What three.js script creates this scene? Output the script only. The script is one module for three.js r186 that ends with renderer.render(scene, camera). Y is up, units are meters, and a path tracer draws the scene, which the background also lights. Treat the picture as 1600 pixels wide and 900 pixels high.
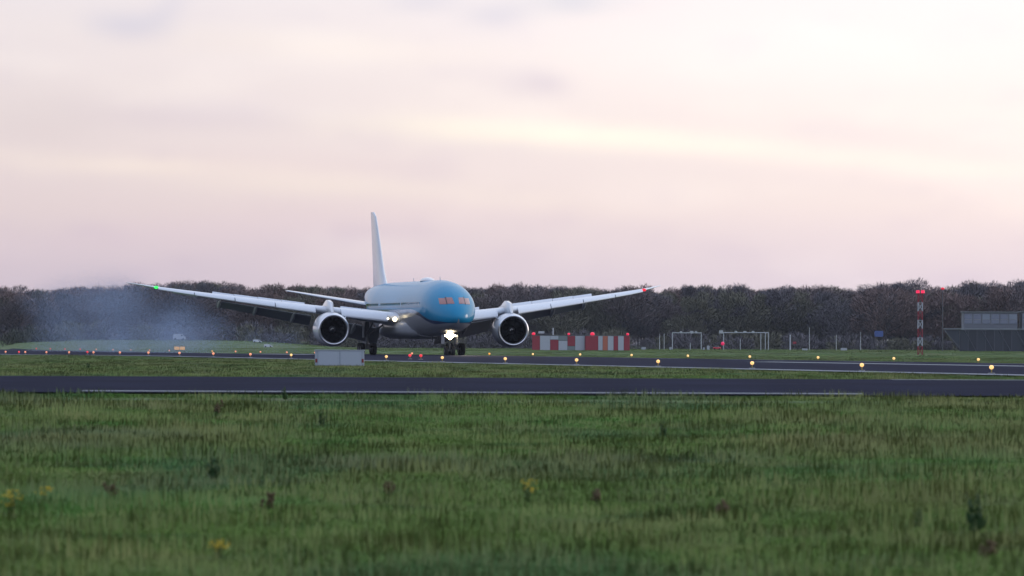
import * as THREE from 'three';
import { mergeGeometries, mergeVertices } from 'three/addons/utils/BufferGeometryUtils.js';
import { RoundedBoxGeometry } from 'three/addons/geometries/RoundedBoxGeometry.js';

// ---------------------------------------------------------------- camera, sky, sun, exposure
const scene = new THREE.Scene();
const F = 10900;                       // focal length in pixels of a 1600 x 900 frame (long telephoto)
const EYE = 1.6, HORIZON = 537.6, ROLL = 0.004;
const camera = new THREE.PerspectiveCamera(2 * Math.atan(450 / F) * 180 / Math.PI, 16 / 9, 1, 60000);
camera.position.set(0, EYE, 0);
camera.rotation.order = 'YXZ';
camera.rotation.x = Math.atan((HORIZON - 450) / F);
camera.rotation.z = ROLL;
camera.focus = 740; camera.userData.fStop = 6.5;
camera.updateMatrixWorld(true);

const renderer = new THREE.WebGLRenderer({ antialias: true });
renderer.toneMapping = THREE.LinearToneMapping;
renderer.toneMappingExposure = 1.0;
renderer.shadowMap.enabled = true;

const clamp = (x, a = 0, b = 1) => Math.min(b, Math.max(a, x));
const lerp = (a, b, t) => a + (b - a) * t;
const ss = (a, b, x) => { const t = clamp((x - a) / (b - a)); return t * t * (3 - 2 * t); };
function rng(seed) { let s = seed >>> 0; return () => { s = (s + 0x6d2b79f5) | 0; let t = Math.imul(s ^ (s >>> 15), 1 | s); t = (t + Math.imul(t ^ (t >>> 7), 61 | t)) ^ t; return ((t ^ (t >>> 14)) >>> 0) / 4294967296; }; }
function hash2(ix, iy) { let h = Math.imul(ix, 374761393) + Math.imul(iy, 668265263); h = Math.imul(h ^ (h >>> 13), 1274126177); return ((h ^ (h >>> 16)) >>> 0) / 4294967296; }
function vnoise(x, y) {
  const ix = Math.floor(x), iy = Math.floor(y), fx = x - ix, fy = y - iy, u = fx * fx * (3 - 2 * fx), v = fy * fy * (3 - 2 * fy);
  return lerp(lerp(hash2(ix, iy), hash2(ix + 1, iy), u), lerp(hash2(ix, iy + 1), hash2(ix + 1, iy + 1), u), v);
}
const fbm = (x, y, n = 4) => { let s = 0, a = 0.5, t = 0; for (let i = 0; i < n; i++) { s += a * vnoise(x + i * 17.3, y + i * 9.1); t += a; x *= 2.03; y *= 2.03; a *= 0.5; } return s / t; };

// The dusk sky: a pale pink band over the horizon, brighter towards the hidden sun on the right, blue overhead, thin streaked cloud.
const SUN_AZ = 62, SUN_EL = 9;         // degrees, right of the view direction and above the horizon
function skyColour(az, el, out) {      // az: degrees right of the view direction
  const e = Math.max(el, 0);
  const stops = [[0, .71, .585, .64], [.55, .775, .635, .675], [1.1, .90, .735, .705], [1.9, .98, .835, .785], [3, 1.0, .895, .88], [8, .97, .94, 1.0], [20, .95, 1.0, 1.14], [45, .82, .94, 1.22], [90, .70, .84, 1.18]];
  let k = 0; while (k < stops.length - 2 && e > stops[k + 1][0]) k++;
  const t = clamp((e - stops[k][0]) / (stops[k + 1][0] - stops[k][0]));
  let r = lerp(stops[k][1], stops[k + 1][1], t), g = lerp(stops[k][2], stops[k + 1][2], t), b = lerp(stops[k][3], stops[k + 1][3], t);
  const ca = Math.cos((az - SUN_AZ) * Math.PI / 180), low = Math.exp(-e / 28);
  const tow = 0.5 + 0.5 * ca, away = (1 - tow) * low;
  const gl = 0.34 * Math.pow(tow, 2.2) * low;
  r *= 1 + gl * 1.05 - 0.58 * away; g *= 1 + gl - 0.45 * away; b *= 1 + gl * .85 - 0.20 * away;
  const side = ss(-5, 4.6, az) * ss(-80, 0, az) * (1 - ss(60, 175, az));
  const lift = (0.88 + 0.16 * side); r *= lift; g *= lift * (1 + .012 * side); b *= lift * (1 - .006 * side);
  // streaked cloud everywhere: bright fringes and thin violet-grey patches
  const X = az * 3.2, Y = (el + az * 0.055) * 9;
  const w1 = fbm(X * .22 + 40, Y * .42 + 7, 4), w2 = fbm(X * .5 + 11, Y * .9 + 31, 4);
  const up = 1 / (1 + e * .06);
  const bright = ss(.5, .8, w1) * .05 * up, grey = ss(.56, .8, w2) * .055 * up;
  r += bright * 1.0 - grey * .75; g += bright * 1.0 - grey * .7; b += bright * .72 - grey * .30;
  out[0] = r; out[1] = g; out[2] = b;
}
// clouds that the photograph shows: [x, y, half length, half height, tilt, strength, r, g, b]
const DEG = 180 / Math.PI;
const CL = [
  [330, 180, 185, 24, 0.0, 1.5, -.085, -.085, -.03], [60, 190, 130, 50, 0.0, .8, -.08, -.08, -.05], [200, 42, 62, 18, 0.02, 1.9, -.11, -.085, -.02], [262, 14, 30, 20, -.5, 1.2, -.10, -.08, -.02], [772, 24, 52, 18, 0, 1.8, -.11, -.09, -.03],
  [660, 3, 60, 13, 0, 1.7, -.11, -.09, -.03], [890, 2, 75, 15, 0, 1.6, -.16, -.12, -.05], [852, 130, 36, 16, .1, 2.0, -.10, -.10, -.04], [800, 138, 40, 9, 0, 1.2, -.09, -.09, -.04], [480, 255, 200, 12, .05, .5, -.02, -.05, -.03],
  [230, 262, 330, 11, 0.045, 1, .10, .095, .02], [520, 295, 260, 12, .03, .8, .07, .075, .01], [860, 318, 150, 9, .05, .7, .06, .07, .01],
  [900, 213, 260, 15, 0.045, 1.25, .13, .16, .04], [1250, 240, 260, 13, .085, 1, .08, .10, .03], [1500, 258, 160, 11, .08, .7, .06, .08, .02], [700, 195, 190, 15, .03, .6, .06, .07, .0],
  [450, 70, 330, 22, 0.06, .6, .07, .06, .0], [1200, 80, 420, 60, .02, .7, .08, .08, .05], [350, 360, 420, 26, -.08, .6, -.01, -.03, .0], [420, 395, 160, 30, -.2, .5, -.05, -.045, -.01], [1250, 300, 450, 30, .05, .5, .02, .03, .0],
];
{
  const W = 4096, H = 2048, data = new Float32Array(W * H * 4), c = [0, 0, 0];
  for (let row = 0; row < H; row++) {
    const el = ((row + 0.5) / H - 0.5) * 180;
    if (el < -0.5) { for (let i = row * W * 4, n = i + W * 4; i < n; i += 4) { data[i] = .12; data[i + 1] = .13; data[i + 2] = .10; data[i + 3] = 1; } continue; }
    const step = el > 12 ? 4 : 1;
    for (let col = 0; col < W; col += step) {
      // three's equirect: u = atan2(z, x) / 2pi + 0.5 ; the camera looks along -z
      const phi = ((col + 0.5) / W - 0.5) * 360;
      let az = phi + 90; if (az > 180) az -= 360;
      skyColour(az, el, c);
      if (el < 4 && Math.abs(az) < 7) {
        const x = 800 + Math.tan(az / DEG) * F, y = HORIZON - Math.tan(el / DEG) * F;
        for (const k of CL) {
          const dx = x - k[0], dy = y - k[1] - k[4] * dx, n = .75 + .5 * vnoise(x * .02 + k[0], y * .05), q = (dx / k[2]) ** 2 + (dy / Math.max(k[3], 9)) ** 2;
          if (q < 9) { const a = Math.exp(-q * n) * k[5]; const g = k[6] < 0 ? .8 : 1; c[0] += a * k[6] * g; c[1] += a * k[7] * g * .92; c[2] += a * k[8] * g * 1.25; }
        }
      }
      for (let j = 0; j < step; j++) { const i = (row * W + col + j) * 4; data[i] = c[0]; data[i + 1] = c[1]; data[i + 2] = c[2]; data[i + 3] = 1; }
    }
  }
  const tex = new THREE.DataTexture(data, W, H, THREE.RGBAFormat, THREE.FloatType);
  tex.mapping = THREE.EquirectangularReflectionMapping; tex.magFilter = THREE.LinearFilter; tex.needsUpdate = true;
  scene.background = tex; scene.environment = tex;
}
const sun = new THREE.DirectionalLight(new THREE.Color(1.0, 0.83, 0.70), 0.7);
{
  const a = SUN_AZ / DEG, e = SUN_EL / DEG;
  sun.position.set(Math.sin(a) * Math.cos(e) * 2000, Math.sin(e) * 2000, -Math.cos(a) * Math.cos(e) * 2000 - 700);
  sun.target.position.set(0, 0, -700);
  sun.castShadow = true; sun.shadow.radius = 34; sun.shadow.mapSize.set(4096, 4096);
  Object.assign(sun.shadow.camera, { left: -400, right: 400, top: 400, bottom: -400, near: 10, far: 5000 });
  sun.name = 'low_sun';
  scene.add(sun, sun.target);
}
scene.fog = new THREE.FogExp2(new THREE.Color(0.80, 0.86, 1.0), 0.000028);

// ---------------------------------------------------------------- helpers
const taken = new Map();
function numbered(name) { const n = taken.get(name) ?? 0; taken.set(name, n + 1); return n ? name + '_' + String(n).padStart(3, '0') : name; }
const shade = (o) => o.traverse((m) => { if (m.isMesh) { m.castShadow = true; m.receiveShadow = true; } });
function tag(o, label, category, group) { o.userData.label = label; o.userData.category = category; if (group) o.userData.group = group; return o; }
function kind(o, k) { o.userData.kind = k; return o; }
function thing(name, label, category, pos = [0, 0, 0], turn = 0, group) { const o = new THREE.Group(); o.name = numbered(name); o.position.set(...pos); o.rotation.y = turn; scene.add(o); return tag(o, label, category, group); }
function part(name, geo, m, parent) { const o = new THREE.Mesh(Array.isArray(geo) ? (geo.length === 1 ? geo[0] : mergeGeometries(geo.map(plain))) : geo, m); o.name = name; o.castShadow = o.receiveShadow = true; parent.add(o); return o; }
function top(name, geo, m) { return part(numbered(name), geo, m, scene); }
function plain(g) { g = g.index ? g.toNonIndexed() : g.clone(); for (const k of Object.keys(g.attributes)) if (!['position', 'normal'].includes(k)) g.deleteAttribute(k); return g; }
const box = (x, y, z, w, h, d) => { const g = new THREE.BoxGeometry(w, h, d); g.translate(x, y, z); return g; };
const rbox = (x, y, z, w, h, d, r = .03) => { const g = new RoundedBoxGeometry(w, h, d, 2, r); g.translate(x, y, z); return g; };
function bar(a, b, r0, r1 = r0, n = 10) { const A = new THREE.Vector3(...a), B = new THREE.Vector3(...b), L = A.distanceTo(B), g = new THREE.CylinderGeometry(r1, r0, L, n); g.translate(0, L / 2, 0); g.applyQuaternion(new THREE.Quaternion().setFromUnitVectors(new THREE.Vector3(0, 1, 0), B.sub(A).normalize())); g.translate(...a); return g; }
function beam(a, b, w, h = w) { const A = new THREE.Vector3(...a), B = new THREE.Vector3(...b), L = A.distanceTo(B), g = new THREE.BoxGeometry(w, L, h); g.translate(0, L / 2, 0); g.applyQuaternion(new THREE.Quaternion().setFromUnitVectors(new THREE.Vector3(0, 1, 0), B.sub(A).normalize())); g.translate(...a); return g; }
const lin = (r, g, b) => new THREE.Color().setRGB(r, g, b);
const std = (r, g, b, rough = .7, metal = 0, more = {}) => new THREE.MeshStandardMaterial({ color: lin(r, g, b), roughness: rough, metalness: metal, side: THREE.DoubleSide, ...more });
const phys = (r, g, b, rough, more = {}) => new THREE.MeshPhysicalMaterial({ color: lin(r, g, b), roughness: rough, side: THREE.DoubleSide, ...more });
const lampMat = (r, g, b, s) => new THREE.MeshStandardMaterial({ color: lin(Math.min(1, r) * .5, Math.min(1, g) * .5, Math.min(1, b) * .5), emissive: lin(r, g, b), emissiveIntensity: s, roughness: .4 });
// a surface f(u, v) -> [x, y, z] with smooth normals from the surface itself
function surf(f, u0, u1, v0, v1, nu, nv, flip = false) {
  const P = [], N = [], I = [], a = new THREE.Vector3(), b = new THREE.Vector3(), eu = (u1 - u0) / nu * .02, ev = (v1 - v0) / nv * .02;
  for (let i = 0; i <= nu; i++) for (let j = 0; j <= nv; j++) {
    const u = lerp(u0, u1, i / nu), v = lerp(v0, v1, j / nv), p = f(u, v);
    a.fromArray(f(Math.min(u + eu, Math.max(u0, u1)), v)).sub(new THREE.Vector3(...f(u - eu < Math.min(u0, u1) ? Math.min(u0, u1) : u - eu, v)));
    b.fromArray(f(u, v + ev)).sub(new THREE.Vector3(...f(u, v - ev)));
    a.cross(b).normalize(); if (flip) a.negate();
    P.push(...p); N.push(a.x, a.y, a.z);
  }
  for (let i = 0; i < nu; i++) for (let j = 0; j < nv; j++) { const k = i * (nv + 1) + j, m = k + nv + 1; flip ? I.push(k, k + 1, m, m, k + 1, m + 1) : I.push(k, m, k + 1, k + 1, m, m + 1); }
  const g = new THREE.BufferGeometry(); g.setAttribute('position', new THREE.Float32BufferAttribute(P, 3)); g.setAttribute('normal', new THREE.Float32BufferAttribute(N, 3)); g.setIndex(I); return g;
}
// closed rings joined in turn, with end caps
function loft(rings, caps = true) {
  const n = rings[0].length, P = [], I = [];
  rings.forEach((r) => r.forEach((p) => P.push(...p)));
  for (let i = 0; i < rings.length - 1; i++) for (let j = 0; j < n; j++) { const a = i * n + j, b = i * n + (j + 1) % n, c = a + n, d = b + n; I.push(a, c, b, b, c, d); }
  const g = new THREE.BufferGeometry(); g.setAttribute('position', new THREE.Float32BufferAttribute(P, 3)); g.setIndex(I); g.computeVertexNormals();
  if (!caps) return g;
  const out = [plain(g)];
  for (const r of [rings[0], rings[rings.length - 1]]) {
    const c = r.reduce((s, p) => [s[0] + p[0] / n, s[1] + p[1] / n, s[2] + p[2] / n], [0, 0, 0]), Q = [];
    for (let j = 0; j < n; j++) Q.push(...c, ...r[j], ...r[(j + 1) % n]);
    const k = new THREE.BufferGeometry(); k.setAttribute('position', new THREE.Float32BufferAttribute(Q, 3)); k.computeVertexNormals(); out.push(k);
  }
  return mergeGeometries(out);
}
function pchip(xs, ys) {   // monotone cubic through a table
  const n = xs.length, d = [], m = [];
  for (let i = 0; i < n - 1; i++) d.push((ys[i + 1] - ys[i]) / (xs[i + 1] - xs[i]));
  for (let i = 0; i < n; i++) m.push(i === 0 ? d[0] : i === n - 1 ? d[n - 2] : d[i - 1] * d[i] <= 0 ? 0 : 2 * d[i - 1] * d[i] / (d[i - 1] + d[i]));
  return (x) => { x = clamp(x, xs[0], xs[n - 1]); let i = 0; while (i < n - 2 && x > xs[i + 1]) i++; const h = xs[i + 1] - xs[i], t = (x - xs[i]) / h, t2 = t * t, t3 = t2 * t; return ys[i] * (2 * t3 - 3 * t2 + 1) + h * m[i] * (t3 - 2 * t2 + t) + ys[i + 1] * (3 * t2 - 2 * t3) + h * m[i + 1] * (t3 - t2); };
}
function dataTex(n, f, srgb = false, repeat) { const d = new Uint8Array(n * n * 4); for (let y = 0; y < n; y++) for (let x = 0; x < n; x++) { const c = f(x / n, y / n), i = (y * n + x) * 4; d[i] = clamp(c[0]) * 255; d[i + 1] = clamp(c[1]) * 255; d[i + 2] = clamp(c[2]) * 255; d[i + 3] = 255; } const t = new THREE.DataTexture(d, n, n); t.wrapS = t.wrapT = THREE.RepeatWrapping; t.magFilter = THREE.LinearFilter; if (srgb) t.colorSpace = THREE.SRGBColorSpace; if (repeat) t.repeat.set(...repeat); t.needsUpdate = true; return t; }
// tileable noise for textures
function tnoise(u, v, f, seed) { const x = u * f, y = v * f, ix = Math.floor(x), iy = Math.floor(y), fx = x - ix, fy = y - iy, a = fx * fx * (3 - 2 * fx), b = fy * fy * (3 - 2 * fy), h = (i, j) => hash2(((i % f) + f) % f + seed * 131, ((j % f) + f) % f + seed * 71); return lerp(lerp(h(ix, iy), h(ix + 1, iy), a), lerp(h(ix, iy + 1), h(ix + 1, iy + 1), a), b); }
const tfbm = (u, v, f, seed, n = 5) => { let s = 0, a = .5, t = 0; for (let i = 0; i < n; i++) { s += a * tnoise(u, v, f << i, seed + i); t += a; a *= .5; } return s / t; };

// ---------------------------------------------------------------- the lie of the land
// X to the right, D the distance ahead of the camera. The runway crosses at TH to the view; p is the distance from the line of the runway's direction through the camera.
const TH = 8.8 / DEG, CT = Math.cos(TH), ST = Math.sin(TH);
const pOf = (X, D) => X * CT + D * ST;
const onRunway = (p, s) => [p * CT - s * ST, p * ST + s * CT];       // (across, along) -> X, D
const RC = 107.5, RN = 84, RF = 131;                                 // centre line, near and far light rows
const TAXI = pchip([-500, 55, 146.5, 149.5, 172, 196, 202, 300, 20000], [0, 0, .38, .5, .74, .5, .40, 0, 0]);
function land(X, D) {
  const p = pOf(X, D);
  let h = TAXI(D);
  const crown = Math.max(0, 1 - Math.abs(p - RC) / 27);
  h += .36 * (1 - (1 - crown) ** 1.6) * (crown > 0 ? 1 : 0) * ss(230, 300, D);
  h += .45 * ss(940, 1180, D) * ss(140, 165, p);
  h -= .28 * ss(780, 1050, D) * (1 - ss(128, 142, p));
  h += 1.75 * ss(1500, 1680, D) * (1 - ss(-75, -38, X)) * ss(150, 160, p + 20);
  return h;
}
const paved = (X, D) => (D > 149 && D < 199 && X < 60) || (Math.abs(pOf(X, D) - RC) < 27.2 && D > 235);
// where a pixel of the 1600-wide frame meets the land
function ground(px, py) { for (let D = 30, last = 1e9; D < 2600; D += .5) { const X = (px - 800) / F * D, y = HORIZON + ROLL * (px - 800) + (EYE - land(X, D)) * F / D; if (y <= py) return [X, land(X, D), D]; } return [(px - 800) / F * 2500, 0, 2500]; }
const at = (px, D) => { const X = (px - 800) / F * D; return [X, land(X, D), -D]; };

// ---------------------------------------------------------------- ground, runway, taxiway
const texGrass = dataTex(1024, (u, v) => {
  const a = tfbm(u, v, 6, 3, 6), b = tfbm(u, v, 24, 9, 4), c = tnoise(u, v, 256, 5), d = tfbm(u, v, 3, 21, 3);
  const dry = ss(.5, .68, a) * .75 + ss(.62, .8, b) * .3, k = .72 + .4 * b + .25 * (c - .5), cool = ss(.45, .7, d) * .25;
  return [lerp(.285, .365, dry) * k * (1 - cool), lerp(.395, .40, dry) * k * (1 - cool * .4), lerp(.16, .215, dry) * k];
}, true);
const grassGround = new THREE.MeshStandardMaterial({ map: texGrass, roughness: 1, bumpMap: texGrass, bumpScale: .12 });
{
  const rows = []; for (let D = -60; D < 320; D += 4) rows.push(D); for (let D = 320; D < 1300; D += 9) rows.push(D); for (let D = 1300; D < 2200; D += 18) rows.push(D); for (const D of [2300, 2600, 3200, 4500, 7000, 12000, 20000]) rows.push(D);
  const nc = 140, P = [], U = [], I = [];
  rows.forEach((D) => { for (let j = 0; j <= nc; j++) { const t = j / nc * 2 - 1, X = (t * .75 + t ** 3 * .25) * (70 + Math.abs(D) * .28); let y = land(X, D); const p = pOf(X, D); if (D > 1500) y -= 0; const dip = D > 235 ? clamp((27.2 - Math.abs(p - RC)) / 4) : 0, dip2 = X < 62 ? clamp(Math.min(D - 152, 196 - D) / 4) : 0; P.push(X, y - .12 * Math.max(dip, dip2), -D); U.push(X / 23, D / 23); } });
  for (let i = 0; i < rows.length - 1; i++) for (let j = 0; j < nc; j++) { const a = i * (nc + 1) + j, b = a + nc + 1; I.push(a, a + 1, b, b, a + 1, b + 1); }
  const g = new THREE.BufferGeometry(); g.setAttribute('position', new THREE.Float32BufferAttribute(P, 3)); g.setAttribute('uv', new THREE.Float32BufferAttribute(U, 2)); g.setIndex(I); g.computeVertexNormals();
  kind(top('ground', g, grassGround), 'structure');
}
const texAsphalt = dataTex(512, (u, v) => { const a = tfbm(u, v, 4, 31, 5), b = tnoise(u, v, 256, 33), c = tfbm(u, v, 2, 37, 2), k = .78 + .3 * a + .22 * (b - .5) - .1 * c; return [.15 * k, .162 * k, .235 * k]; }, true);
const asphalt = new THREE.MeshPhysicalMaterial({ map: texAsphalt, roughness: 1, specularIntensity: .04, bumpMap: texAsphalt, bumpScale: .004 });
const linePaint = phys(.20, .215, .235, .85, { specularIntensity: .3 });
const edgeConcrete = std(.20, .205, .22, .9);
function strip(fn, n, m, uvs = 9) {   // fn(i/n, j/m) -> [X, y, D]
  const P = [], U = [], I = [];
  for (let i = 0; i <= n; i++) for (let j = 0; j <= m; j++) { const [X, y, D] = fn(i / n, j / m); P.push(X, y, -D); U.push(X / uvs, D / uvs); }
  for (let i = 0; i < n; i++) for (let j = 0; j < m; j++) { const a = i * (m + 1) + j, b = a + m + 1; I.push(a, a + 1, b, b, a + 1, b + 1); }
  const g = new THREE.BufferGeometry(); g.setAttribute('position', new THREE.Float32BufferAttribute(P, 3)); g.setAttribute('uv', new THREE.Float32BufferAttribute(U, 2)); g.setIndex(I); g.computeVertexNormals();
  if (g.attributes.normal.getY(0) < 0) { const ix = g.index.array; for (let k = 0; k < ix.length; k += 3) { const t = ix[k]; ix[k] = ix[k + 1]; ix[k + 1] = t; } g.computeVertexNormals(); }
  return g;
}
const onLand = (X, D, up) => [X, land(X, D) + up, D];
const rway = (p, s, up) => { const [X, D] = onRunway(p, s); return onLand(X, D, up); };
kind(top('runway', strip((a, b) => rway(lerp(RC - 25.5, RC + 25.5, b), lerp(235, 1820, a), .02), 170, 26), asphalt), 'structure');
kind(top('taxiway', strip((a, b) => onLand(lerp(-70, 60, a), lerp(150, 198, b), .02), 30, 26), asphalt), 'structure');
{ // painted lines lie just above the paving
  const side = (p, s0, s1, w, up = .03) => strip((a, b) => rway(p + (b - .5) * w, lerp(s0, s1, a), up), Math.ceil((s1 - s0) / 12), 1);
  kind(top('runway_side_stripe', side(RN - 1.2, 240, 1800, 1.6), linePaint), 'structure');
  kind(top('runway_side_stripe', side(RF - 2.5, 240, 1800, 1.2), linePaint), 'structure');
  for (const [p, s0, s1, w] of [[RC - 8, 350, 520, 2.2], [RC - 9, 780, 840, 3]]) kind(top('touchdown_marking', side(p, s0, s1, w), linePaint), 'structure');
  for (let s = 250; s < 1500; s += 50) kind(top('runway_centre_line', side(RC, s, s + 30, .9), linePaint), 'structure');
  const nearLine = (x0, x1, D, w) => strip((a, b) => onLand(lerp(x0, x1, a), D + (b - .5) * w, .03), 12, 1);
  kind(top('taxiway_edge_line', nearLine(-9.3, 7.6, 151.0, .9), linePaint), 'structure');
  kind(top('taxiway_edge_line', nearLine(9.3, 40, 171, 1.9), linePaint), 'structure');
}
// ---------------------------------------------------------------- the airliner
// its own axes: x to its left (the viewer's right), y up from the tyres, z forward; s is the distance aft of the nose tip
const paintUpper = phys(.0, .215, .40, .55, { specularIntensity: .15, clearcoat: .5, clearcoatRoughness: .06 });
const paintStripe = phys(.006, .03, .10, .35, { clearcoat: 1, clearcoatRoughness: .08 });
const paintWhite = phys(.60, .62, .66, .42, { clearcoat: .8, clearcoatRoughness: .1 });
const paintBelly = phys(.29, .30, .33, .5, { specularIntensity: .5, clearcoat: .35, clearcoatRoughness: .15 });  // white belly, its colour darkened to carry the shade of the underside
const paintWing = phys(.66, .69, .74, .45, { clearcoat: .4, clearcoatRoughness: .2 });
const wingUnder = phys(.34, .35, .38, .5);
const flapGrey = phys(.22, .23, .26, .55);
const lipMetal = std(.72, .73, .76, .28, 1);
const blackFan = phys(.003, .0035, .006, .9, { specularIntensity: .3 });
const spinnerGrey = std(.03, .03, .035, .4);
const gearSteel = std(.16, .17, .18, .5, .3);
const tyreRubber = std(.014, .014, .016, .85);
const rimGrey = std(.22, .22, .23, .5, .4);
const glassCabin = phys(.01, .012, .016, .1, { clearcoat: 1 });
const darkPanel = std(.03, .032, .04, .6);
const cockpitGlass = new THREE.MeshPhysicalMaterial({ color: lin(.12, .055, .055), roughness: .25, emissive: lin(.30, .11, .10), emissiveIntensity: .34, clearcoat: .5, side: THREE.DoubleSide });  // salmon tint and warm glow put into the panes themselves as colour and emission
const landingGlow = lampMat(1, .82, .5, 14), rootGlow = lampMat(1, .84, .55, 5), smallGlow = lampMat(1, .9, .7, 7);

const NOSE_D = 733, NOSE_X = (717 - 800) / F * NOSE_D, YAW = 9.8 / DEG;
const plane = thing('passenger_airliner', 'blue and white twin engine airliner rolling towards the camera with landing lights on', 'airliner', [NOSE_X, land(NOSE_X + 5, NOSE_D) + .02, -NOSE_D], YAW);
const sq = [0, .15, .35, .7, 1.2, 2, 3, 4.4, 6, 8.5, 12, 30, 42, 47, 53, 58, 62].map(Math.sqrt);
const fTop = pchip(sq, [3.95, 4.38, 4.66, 5.03, 5.42, 5.92, 6.45, 7.02, 7.48, 7.88, 8.05, 8.05, 8.05, 8.0, 7.85, 7.6, 7.2]);
const fBot = pchip(sq, [3.95, 3.60, 3.42, 3.20, 2.98, 2.78, 2.62, 2.48, 2.36, 2.18, 2.06, 2.0, 2.1, 2.75, 4.15, 5.3, 6.25]);
const fWid = pchip(sq, [0, .46, .72, 1.03, 1.36, 1.76, 2.13, 2.48, 2.70, 2.86, 2.89, 2.89, 2.87, 2.6, 1.95, 1.25, .35]);
const fMid = (s) => lerp(3.95, 5.05, ss(0, 7, s)) + 1.55 * ss(40, 62, s);
function skin(s, a, out = 0) { const m = fMid(s), c = Math.cos(a), n = Math.sin(a), w = fWid(Math.sqrt(s)) + out; return [w * c, m + (n > 0 ? fTop(Math.sqrt(s)) - m + out : m - fBot(Math.sqrt(s)) + out) * n, -s]; }
const edge = pchip([0, 1, 2.5, 5, 9, 14, 44, 55, 62], [3.45, 3.5, 3.62, 3.78, 4.55, 4.9, 5.0, 5.6, 6.7]);   // lower edge of the blue
const angleAt = (s, y) => { const m = fMid(s), r = Math.sqrt(s), k = y > m ? (y - m) / Math.max(.001, fTop(r) - m) : (y - m) / Math.max(.001, m - fBot(r)); return Math.asin(clamp(k, -.985, .985)); };
const along = (u) => u * u * 62;   // finer towards the nose
const U0 = .0125;
part('upper_fuselage', surf((u, v) => { const s = along(u), a = angleAt(s, edge(s)); return skin(s, lerp(a, Math.PI - a, v)); }, U0, 1, 0, 1, 130, 44, false), paintUpper, plane);
part('waterline_stripe', mergeGeometries([0, 1].map((k) => plain(surf((u, v) => { const s = along(u), a0 = angleAt(s, edge(s) - .06 - .34 * ss(.2, 4, s)), a1 = angleAt(s, edge(s)), a = lerp(a0, a1, v); return skin(s, k ? Math.PI - a : a); }, U0, 1, 0, 1, 130, 4, !!k)))), paintStripe, plane);
part('lower_fuselage', surf((u, v) => { const s = along(u), a = angleAt(s, edge(s) - .06 - .34 * ss(.2, 4, s)); return skin(s, lerp(-Math.PI - a, a, v)); }, U0, 1, 0, 1, 130, 36), paintBelly, plane);
part('nose_cap', surf((u, v) => skin(u * u * .0097 + 1e-5, v), .0, 1, 0, Math.PI * 2, 6, 24), paintUpper, plane);
part('tail_cone', new THREE.SphereGeometry(.42, 16, 10).scale(1, 1.2, .9).translate(0, 6.72, -62), gearSteel, plane);
part('wing_body_fairing', loft([[18.5, 1.6, .2], [20, 2.6, .55], [23, 3.1, .8], [31, 3.25, .85], [36, 3.0, .75], [39.5, 2.2, .4], [41, 1.4, .15]].map(([s, w, d]) => Array.from({ length: 28 }, (_, i) => { const a = i / 28 * Math.PI * 2; return [Math.sign(Math.cos(a)) * Math.abs(Math.cos(a)) ** .7 * w, 3.0 + (Math.sin(a) > 0 ? .9 : 1.0 + d * .35) * Math.sign(Math.sin(a)) * Math.abs(Math.sin(a)) ** .7, -s]; }))), paintBelly, plane);
// windscreen panes: [from angle, to angle, fore edge, aft edge] on the nose
{
  const pane = (y0, y1, x0, x1, sign) => {   // a patch of skin between two heights and two half widths
    const P = (u, v) => {
      const y = lerp(y0, y1, v), x = lerp(x0, x1, u);
      let lo = .05, hi = 9; for (let i = 0; i < 30; i++) { const s = (lo + hi) / 2, a = angleAt(s, y); fTop(Math.sqrt(s)) > y && fWid(Math.sqrt(s)) * Math.cos(a) > x ? hi = s : lo = s; }
      const s = (lo + hi) / 2, a = angleAt(s, y), q = skin(s, a, .015); return [q[0] * sign, q[1], q[2] + .02];
    };
    return surf(P, 0, 1, 0, 1, 8, 6, sign < 0);
  };
  for (const sg of [-1, 1]) {
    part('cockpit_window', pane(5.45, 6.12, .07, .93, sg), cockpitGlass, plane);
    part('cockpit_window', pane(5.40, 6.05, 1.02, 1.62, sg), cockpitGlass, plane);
    part('window_surround', pane(5.38, 6.2, .93, 1.02, sg), darkPanel, plane); part('window_post', pane(5.42, 6.2, 0, .07, sg), darkPanel, plane);
  }
}
{ // cabin windows, one by one, flush in the skin
  const one = rbox(0, 0, 0, .03, .46, .27, .014);
  for (const sg of [-1, 1]) for (let s = 9; s < 50; s += .82) { if ((s > 20.6 && s < 21.6) || (s > 36 && s < 37)) continue; const q = skin(s, angleAt(s, 5.45)); const w = part('cabin_window', one, glassCabin, plane); w.position.set((q[0] + .004) * sg, q[1], q[2]); w.rotation.z = -.13 * sg; }
}
{ // aerials and the satellite dome on the spine
  const dome = new THREE.SphereGeometry(1, 24, 12, 0, Math.PI * 2, 0, Math.PI / 2).scale(.75, .42, 2.0); dome.translate(0, 8.0, -21);
  part('satellite_dome', dome, paintWhite, plane);
  for (const [y, s, h] of [[8.03, 12, .4], [8.03, 30, .4]]) part('blade_aerial', loft([[[-.02, y - .1, -s], [.02, y - .1, -s], [.02, y - .1, -s - .5], [-.02, y - .1, -s - .5]], [[-.01, y + h, -s - .3], [.01, y + h, -s - .3], [.01, y + h, -s - .6], [-.01, y + h, -s - .6]]]), paintWhite, plane);
  for (const s of [13, 17]) part('blade_aerial', loft([[[-.03, 2.1, -s], [.03, 2.1, -s], [.03, 2.1, -s - .6], [-.03, 2.1, -s - .6]], [[-.02, 1.68, -s - .2], [.02, 1.68, -s - .2], [.02, 1.68, -s - .6], [-.02, 1.68, -s - .6]]]), darkPanel, plane);
}
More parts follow.
